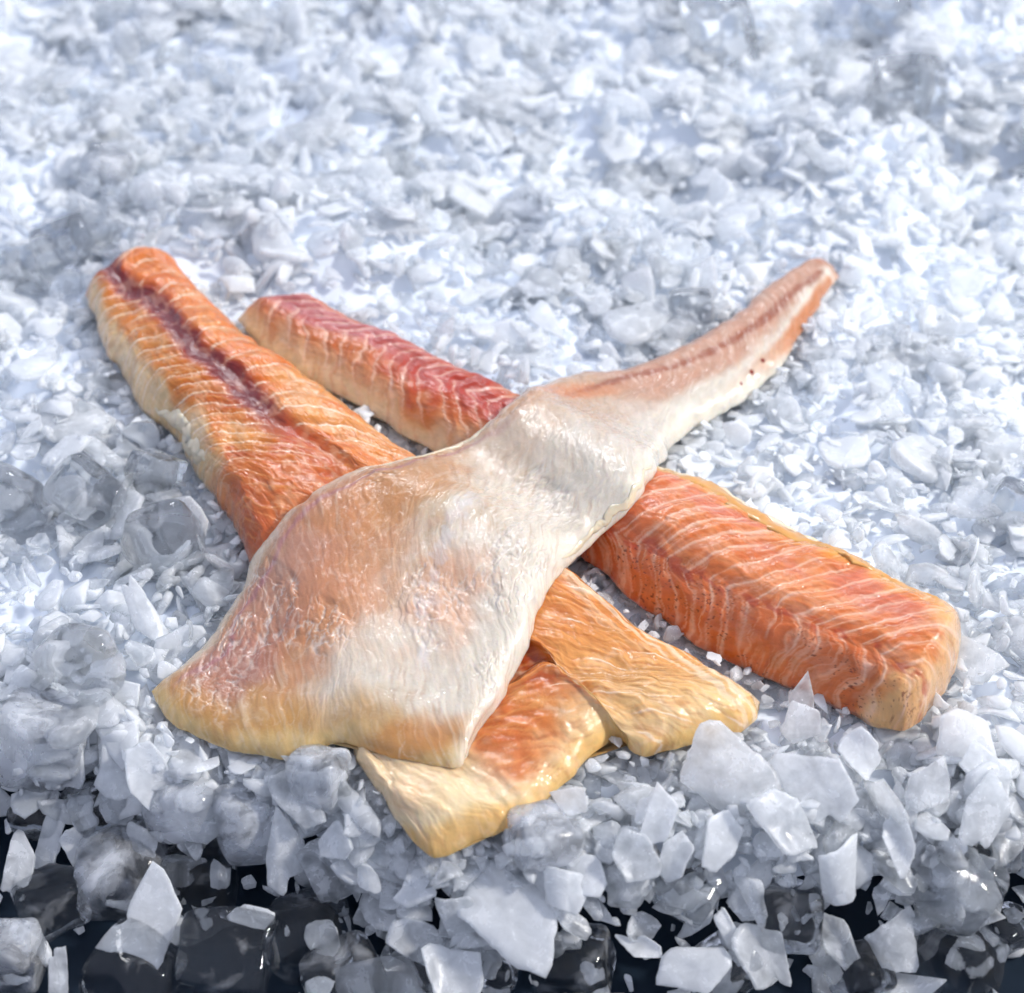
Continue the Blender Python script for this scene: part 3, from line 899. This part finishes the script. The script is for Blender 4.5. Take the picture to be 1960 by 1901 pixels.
ceil_ = np.where(size > .6, samp(HB, cx, cy), H_BOT[((cx - GX0) / GS).astype(int).clip(0, NXG - 1), ((cy - GY0) / GS).astype(int).clip(0, NYG - 1)])
lim = ceil_ - size * (np.sin(tilt) * .9 + .25)
under = ceil_ < 50
tilt = np.where(under, tilt * .4, tilt)
lim = ceil_ - size * (np.abs(np.sin(tilt)) * .9 + .25) - .05
cz = np.where(under, np.minimum(cz, lim), cz)
cz = np.maximum(cz, FLOOR_Z + .3)
kind = np.where(rg.random(n) < np.where(crumb, .25, .85), rg.integers(0, 26, n), rg.integers(26, NP_, n))
frost = np.clip(rg.normal(.45, .28, n) + (fbm(cx * .16, cy * .16, 91, 2) - .5) * 1.3, 0, 1)
RM = rot_mats(tilt, az, spin)

# the largest loose flakes become objects of their own
px_size = size / np.sqrt(cx ** 2 + (cy - CAM[1]) ** 2 + (cz - CAM[2]) ** 2)
deep = bed_z(cx, cy) - cz
inframe = (np.abs(cx) < (18 + (cy + 23) * .20)) & (cy < 40) & (cy > -21)
score = np.where((deep < .30) & inframe & ~(samp(HB2, cx, cy) < 50) & (kind < 26), px_size, 0)
single = np.argsort(-score)[:215]
is_single = np.zeros(n, bool); is_single[single] = True

pm = []
for k, (V, T) in enumerate(PROTO):
    me = mesh_np('ice_flake_shape', V, None, T)
    me.materials.append(M_FLAKE)
    set_attr(me, 'frost', np.full(len(V), [.2, .45, .7, .35][k % 4]))
    pm.append(me)

def flake_obj(name, me, R, loc, scale):
    o = bpy.data.objects.new(name, me)
    COL.objects.link(o)
    M4 = Matrix(R.tolist()).to_4x4()
    o.matrix_world = Matrix.Translation(Vector(loc) * S) @ M4 @ Matrix.Diagonal((*scale, 1))
    return o

MARKS = [(260, 490, 'the orange fillet tip'), (600, 560, 'the pink tip of the rear fillet'), (1590, 500, 'the brown tail tip'),
 (1200, 690, 'the bend of the pale tail'), (1500, 740, 'the white lower tail edge'), (1560, 1000, 'the golden long edge'), (1840, 1200, 'the blunt cut end'),
 (1350, 880, 'the crossing of tail and salmon fillet'), (1450, 1340, 'the pointed orange front end'), (850, 1640, 'the hanging fish flap'), (290, 1330, 'the yellow fillet corner'),
 (440, 1120, 'the raised rim of the cream fillet'), (260, 790, 'the outer orange fillet edge'), (470, 600, 'the gap between two fillet tips'), (850, 640, 'the red seam of the rear fillet'),
 (132, 482, 'the glass clear square cube'), (208, 330, 'the bubbly far cube'), (1372, 62, 'the bright edged far cube'), (1728, 185, 'the slanted far cube'), (1690, 25, 'the round white far pebble'),
 (165, 945, 'the rounded glassy lump'), (322, 1035, 'the round frosted lump'), (75, 1425, 'the big square block'), (165, 1270, 'the cracked sparkling block'), (1928, 965, 'the sparkling piece at the picture edge'),
 (1508, 1755, 'the framed clear cube'), (1838, 1700, 'the large round clear lump'), (985, 1755, 'the big star shard'), (222, 1680, 'the large hazy lump'), (1042, 1605, 'the brownish hazy block'), (1400, 1478, 'the crumpled white flake'),
 (30, 60, 'the upper corner near the bubbly cube'), (980, 20, 'the middle of the top edge'), (1930, 60, 'the upper corner near the white pebble'), (1930, 500, 'the picture edge beyond the tail'), (20, 700, 'the picture edge beside the orange fillet'), (700, 250, 'the open ice midway to the top')]
ORD = ['', 'second nearest ', 'third nearest ', 'fourth nearest ', 'fifth nearest ', 'sixth nearest ', 'seventh nearest ', 'eighth nearest ', 'ninth nearest ', 'tenth nearest ']
todo = {}
for i in single:
    P = np.array([cx[i], cy[i], cz[i]]) - CAM
    dz = P @ FWD
    u_, v_ = 980 + P[0] / dz / K * 1960, 950.5 - (P @ UP) / dz / K * 1960
    d_ = [math.hypot(u_ - m[0], v_ - m[1]) for m in MARKS]
    k = int(np.argmin(d_))
    dx, dy = u_ - MARKS[k][0], v_ - MARKS[k][1]
    side = ('right of' if dx > 0 else 'left of') if abs(dx) > abs(dy) else ('below' if dy > 0 else 'above')
    look = ['thin frosted', 'pale translucent', 'white frosted', 'milky'][kind[i] % 4]
    todo.setdefault((look, side, MARKS[k][2]), []).append((d_[k], i))
for (look, side, mark), lst in todo.items():
    for rank, (d_, i) in enumerate(sorted(lst)):
        o = flake_obj('ice_flake', pm[kind[i]], RM[i], (cx[i], cy[i], cz[i]), (size[i],) * 3)
        first = 'nearest ' if len(lst) > 1 else ''
        tag(o, f'{(ORD[rank] if rank else first)}{look} ice flake {side} {mark}', 'ice flake', 'loose flakes of crushed ice')

# all the rest: one mass nobody could count
Vs = []; Ts = []; Fs = []; off = 0
for k in range(NP_):
    idx = np.where((kind == k) & ~is_single)[0]
    if not len(idx): continue
    V, T = PROTO[k]
    W = np.einsum('nij,vj->nvi', RM[idx] * size[idx][:, None, None], V) + np.stack([cx, cy, cz], -1)[idx][:, None]
    Vs.append(W.reshape(-1, 3)); m = len(V)
    Ts.append((T[None] + (np.arange(len(idx)) * m)[:, None, None] + off).reshape(-1, 3)); off += len(idx) * m
    Fs.append(np.repeat(frost[idx], m))
me = mesh_np('crushed_ice', np.concatenate(Vs), None, np.concatenate(Ts))
set_attr(me, 'frost', np.concatenate(Fs))
o = link('crushed_ice', me, M_FLAKE)
tag(o, 'loose white crushed ice heaped around the fish', 'crushed ice', kind='stuff')

# ------------------------------------------------------------------ clear cubes and big shards, one by one
def cube_mesh(seed, power, dims, hollow=.12):
    r = np.random.default_rng(seed)
    bm = bmesh.new()
    bmesh.ops.create_cube(bm, size=2)
    bmesh.ops.subdivide_edges(bm, edges=bm.edges[:], cuts=9, use_grid_fill=True)
    V = np.array([v.co[:] for v in bm.verts]); F = np.array([[v.index for v in f_.verts] for f_ in bm.faces]); bm.free()
    nrm = (np.abs(V) ** power).sum(1) ** (1 / power)
    V = V / nrm[:, None]
    s1 = r.uniform(0, 50, 3)
    dv = fbm(V[:, 0] * .9 + s1[0] + V[:, 2] * .6, V[:, 1] * .9 + s1[1] - V[:, 2] * .7, int(seed) % 40, 3) - .5
    V = V * (1 + dv * .24)[:, None]
    # melt hollow in one face
    ax = r.integers(0, 3); sg = r.choice([-1, 1])
    rr = ((V ** 2).sum(1) - V[:, ax] ** 2)
    V[:, ax] -= sg * hollow * .5 * np.exp(-rr / .35) * (np.sign(V[:, ax]) == sg)
    # a knocked-off corner
    for _ in range(2):
        n_ = r.choice([-1, 1], 3) * r.uniform(.6, 1, 3); n_ /= np.linalg.norm(n_)
        ov = np.maximum(V @ n_ - r.uniform(1.05, 1.3), 0)
        V = V - ov[:, None] * n_ * .9
    V *= np.array(dims)
    return mesh_np('ice_cube_shape', V, F)

# x, y in the photograph, size in photo pixels, (aspect), level above/below bed, roundness, material, label
CUBES = [
 (190, 1552, 125, (1, .95, 1), 'C', 7, 'dark clear ice cube among shards on the left front slope'),
 (352, 1545, 150, (1.1, .9, .9), 'H', 4, 'grey hazy ice block under the cream fillet\'s left corner'),
 (468, 1578, 150, (.85, 1.15, .9), 'H', 4, 'tall rounded hazy ice block hanging below the cream fillet'),
 (222, 1680, 200, (1, 1, .9), 'H', 3.2, 'large rounded hazy ice lump with curved shard leaning on it'),
 (378, 1690, 140, (1, .95, 1), 'C', 7, 'square grey ice cube beside the large rounded lump'),
 (250, 1872, 165, (1.1, .9, 1), 'C', 6, 'dark blue clear ice cube under the curved shard'),
 (425, 1838, 175, (1.1, .8, 1), 'C', 8, 'nearly black clear ice cube beneath the square grey cube'),
 (590, 1800, 165, (1, .9, 1), 'C', 7, 'dark clear ice cube below the tall hanging shard'),
 (655, 1885, 150, (1.1, .9, 1), 'C', 7, 'dark clear ice cube at the bottom edge near small pale flakes'),
 (75, 1425, 190, (1, 1, .8), 'H', 5, 'big frosted square ice block at the left edge of the heap'),
 (165, 1270, 150, (1.1, .9, .8), 'C', 6, 'cracked sparkling ice block left of the cream fillet corner'),
 (322, 1035, 145, (1, 1, .9), 'C', 4.2, 'round frosted ice lump beside the orange fillet\'s lower edge'),
 (168, 945, 140, (1.05, .9, .8), 'C', 4.5, 'rounded glassy ice lump between two sharp clear cubes'),
 (300, 912, 100, (1, 1, .9), 'C', 10, 'sharp edged glass clear ice cube touching the orange fillet'),
 (25, 965, 140, (.9, 1.1, .9), 'C', 4, 'clear round ice lump cut by the left picture edge'),
 (272, 835, 62, (1.2, .9, .8), 'C', 3, 'tiny clear ice pebble near the orange fillet edge'),
 (132, 482, 110, (1.1, .9, .9), 'C', 10, 'glass clear square ice cube above the orange fillet\'s tip'),
 (208, 330, 100, (1, .9, .8), 'H', 5, 'bubbly translucent ice cube in the far left of the bed'),
 (1372, 62, 130, (1, 1.05, 1), 'C', 8, 'clear ice cube with bright left edge at the far top'),
 (1728, 185, 135, (1.1, .9, .9), 'C', 8, 'clear slanted ice cube in the far right of the bed'),
 (1690, 25, 95, (1, 1, 1), 'C', 3.2, 'white round ice pebble at the top edge'),
 (1928, 965, 80, (1, 1.2, 1), 'C', 6, 'sparkling clear ice piece at the right picture edge'),
 (1322, 590, 85, (1.1, .9, .7), 'C', 6, 'small clear ice piece in the shadow above the pale tail'),
 (1508, 1755, 135, (1, 1, 1), 'C', 8, 'clear ice cube framed by white shards on the front slope'),
 (1838, 1700, 180, (1, .95, .9), 'C', 3.6, 'large round clear ice lump low on the right'),
 (1842, 1852, 145, (1, 1, 1), 'C', 9, 'dark upright clear ice cube under the large round lump'),
 (1320, 1705, 120, (1.1, .9, .9), 'C', 6, 'dim clear ice cube half buried below white flakes'),
 (1095, 1852, 145, (1.1, .9, 1), 'C', 8, 'black looking clear cube below the big white star shard'),
 (955, 1868, 85, (.8, 1.1, 1), 'C', 6, 'narrow dark ice cube at the bottom edge in the middle'),
 (1042, 1605, 140, (1.1, .85, .9), 'H', 4, 'brownish tinted hazy ice block beside the fish flap'),
 (612, 1490, 120, (1, 1, .9), 'H', 5, 'dim ice block in the shade under the cream fillet end'),
 (1925, 1640, 60, (1, 1, 1), 'C', 5, 'small clear ice piece above the large round lump'),
 (25, 1835, 115, (.9, 1.2, 1), 'H', 6, 'grey frosted ice cube in the bottom left corner'),
 (70, 1560, 95, (1.1, .9, 1), 'C', 6, 'black clear ice cube behind the standing shards'),
 (90, 1730, 130, (1.1, .9, 1), 'C', 7, 'black clear ice cube left of the large rounded lump'),
 (780, 1880, 110, (1.1, .9, 1), 'C', 7, 'dark ice cube at the bottom edge under pointed shard'),
 (1400, 1850, 120, (1.1, .9, 1), 'C', 7, 'dark clear cube behind the square frosted plate'),
 (1650, 1870, 110, (1, 1, 1), 'C', 7, 'dark clear cube between flakes at the bottom right'),
 (1930, 1780, 90, (1, 1, 1), 'C', 7, 'dark ice cube at the right edge of the front slope'),
]
def surf_at(x, y, off=0.0):
    z = 0.0
    for _ in range(12):
        p = at(x, y, z)
        z = .5 * z + .5 * float(max(bed_z(p[0], p[1]), FLOOR_Z + 1.2) + off)
    return at(x, y, z)

def cm_per_px(p):
    return float(np.dot(p - CAM, FWD)) * K / 1960

for i, (x, y, sz, dims, mt, pw, lab) in enumerate(CUBES):
    r = np.random.default_rng(900 + i)
    p = surf_at(x, y, .1)
    h = sz * cm_per_px(p) / 2 * .92
    p = p + (np.array([0, .25 * h, -.25 * h]) if y > 1320 else np.array([0, -.35 * h, .35 * h]))
    me = cube_mesh(900 + i, pw, (h * dims[0], h * dims[2], h * dims[1]))
    set_attr(me, 'frost', np.full(len(me.vertices), .1))
    o = link('ice_cube', me, M_CLEAR if mt == 'C' else M_HAZY, loc=Vector(p) * S)
    o.rotation_euler = (r.normal(-.1, .25), r.normal(0, .25), r.uniform(-.6, .6))
    tag(o, lab, 'ice cube', 'ice cubes and lumps in the heap')

# x, y, width px, length px, turn (deg), tip away from the viewer, label
SHARDS = [
 (290, 1765, 120, 190, -30, 'curved translucent ice shard leaning over dark cubes'),
 (575, 1525, 95, 130, 20, 'star shaped frosted ice flake right of the tall hazy block'),
 (548, 1625, 75, 180, 5, 'long frosted ice shard pointing down like a tooth'),
 (640, 1612, 75, 75, 0, 'round coin shaped ice flake beside the tooth shaped shard'),
 (622, 1795, 60, 75, 40, 'small pale ice flake alone on a dark cube'),
 (985, 1755, 160, 210, 60, 'big white star shaped ice shard at the bottom centre'),
 (882, 1752, 80, 110, 20, 'rounded white flake left of the big star shard'),
 (795, 1700, 75, 85, 80, 'white rounded flake under the fish flap'),
 (1082, 1702, 80, 100, 10, 'white chunky ice chip right of the big star shard'),
 (1095, 1765, 40, 85, 70, 'thin stick of ice below the white chunky chip'),
 (812, 1805, 75, 150, 80, 'pointed wide ice shard lying flat at the bottom'),
 (870, 1862, 105, 130, 20, 'scalloped grey ice flake at the bottom edge'),
 (1400, 1478, 150, 190, 60, 'large crumpled white ice flake below the orange fillet end'),
 (1560, 1500, 130, 175, 30, 'large smooth white ice flake under the blunt fillet'),
 (1500, 1575, 110, 170, 75, 'wide white ice flake overlapping the front slope'),
 (1380, 1610, 80, 120, 0, 'tongue shaped pale flake above the dim cube'),
 (1262, 1565, 60, 130, -15, 'narrow white flake pointing down near the fish flap'),
 (1722, 1612, 55, 135, 5, 'leaf shaped glossy white shard above dark cubes'),
 (1608, 1665, 85, 130, -5, 'pale flat shard behind the clear framed cube'),
 (1888, 1555, 85, 160, -25, 'glossy pointed white shard at the right edge'),
 (1705, 1805, 95, 125, 5, 'oval grey translucent plate left of the dark upright cube'),
 (1330, 1852, 105, 130, 70, 'square frosted plate at the bottom edge'),
 (1465, 1835, 100, 150, 30, 'rough translucent flake below the clear framed cube'),
 (1225, 1812, 45, 100, 65, 'small white curled chip on dark ice'),
 (1445, 1725, 50, 120, 10, 'upright pale flake left of the clear framed cube'),
 (1398, 1790, 35, 110, 30, 'thin slanted ice sliver above the square plate'),
 (1240, 1540, 35, 80, -20, 'short white ice stick in the shade of the fillet'),
 (1215, 1640, 80, 110, 40, 'pale broken flake on the slope right of the brownish block'),
 (1290, 1640, 60, 100, -30, 'grey flake wedged above the dim cube'),
 (1600, 1790, 60, 130, 15, 'jagged pale flake right of the clear framed cube'),
 (275, 1170, 55, 150, 25, 'long thin ice splinter near the cream fillet edge'),
 (290, 1490, 90, 150, 60, 'flat ice plate tucked under the fillet corner'),
 (95, 1610, 50, 130, -35, 'standing ice sliver on the left front slope'),
 (40, 1650, 60, 120, -10, 'pale curved sliver at the left picture edge'),
 (150, 1625, 55, 90, 40, 'small frosted chip above the large rounded lump'),
 (270, 1610, 55, 80, 50, 'bright white chip between grey cubes'),
 (110, 1860, 40, 90, 10, 'tiny pointed chip beside the bottom left cube'),
 (480, 1755, 45, 90, 80, 'thin flat chip lying on dark ice'),
 (705, 1680, 45, 60, 0, 'small blunt chip below the coin shaped flake'),
 (1850, 1420, 110, 150, 60, 'bright broad ice flake right of the blunt cut end'),
 (1890, 1480, 90, 130, 30, 'cracked white flake below the bright broad flake'),
 (1780, 1500, 80, 120, -20, 'upright white flake under the blunt cut end'),
 (1650, 1440, 80, 90, 60, 'smooth white flake touching the blunt cut end'),
 (1530, 1385, 80, 90, 20, 'white rounded flake in the gap between two fillets'),
 (1090, 1530, 60, 80, 60, 'bright chip tucked beneath the orange fillet\'s edge'),
]
for i, (x, y, wd, ln, turn, lab) in enumerate(SHARDS):
    r = np.random.default_rng(1300 + i)
    p = surf_at(x, y, .75)
    k = cm_per_px(p)
    V, T = flake_proto(2000 + i, 34, HI_RINGS, 0, .9, (.05, .09))
    ext = (V.max(0) - V.min(0))
    V = V - (V.max(0) + V.min(0)) / 2
    V = V / np.array([ext[0], ext[1], (ext[0] + ext[1]) / 2])
    V = V * np.array([wd * k, ln * k, (wd + ln) / 2 * k * 1.0]) * 1.02
    me = mesh_np('ice_shard_shape', V, None, T)
    set_attr(me, 'frost', np.full(len(V), r.uniform(.15, .7)))
    me.materials.append(M_FLAKE)
    # lies back on the slope: normal leans towards the viewer
    E = Euler((math.radians(42 + r.normal(0, 12)), math.radians(r.normal(0, 14)), 0)).to_matrix() @ Matrix.Rotation(math.radians(turn), 3, 'Z')
    o = flake_obj('ice_shard', me, np.array(E), p, (1, 1, 1))
    tag(o, lab, 'ice shard', 'large ice shards in the front heap')
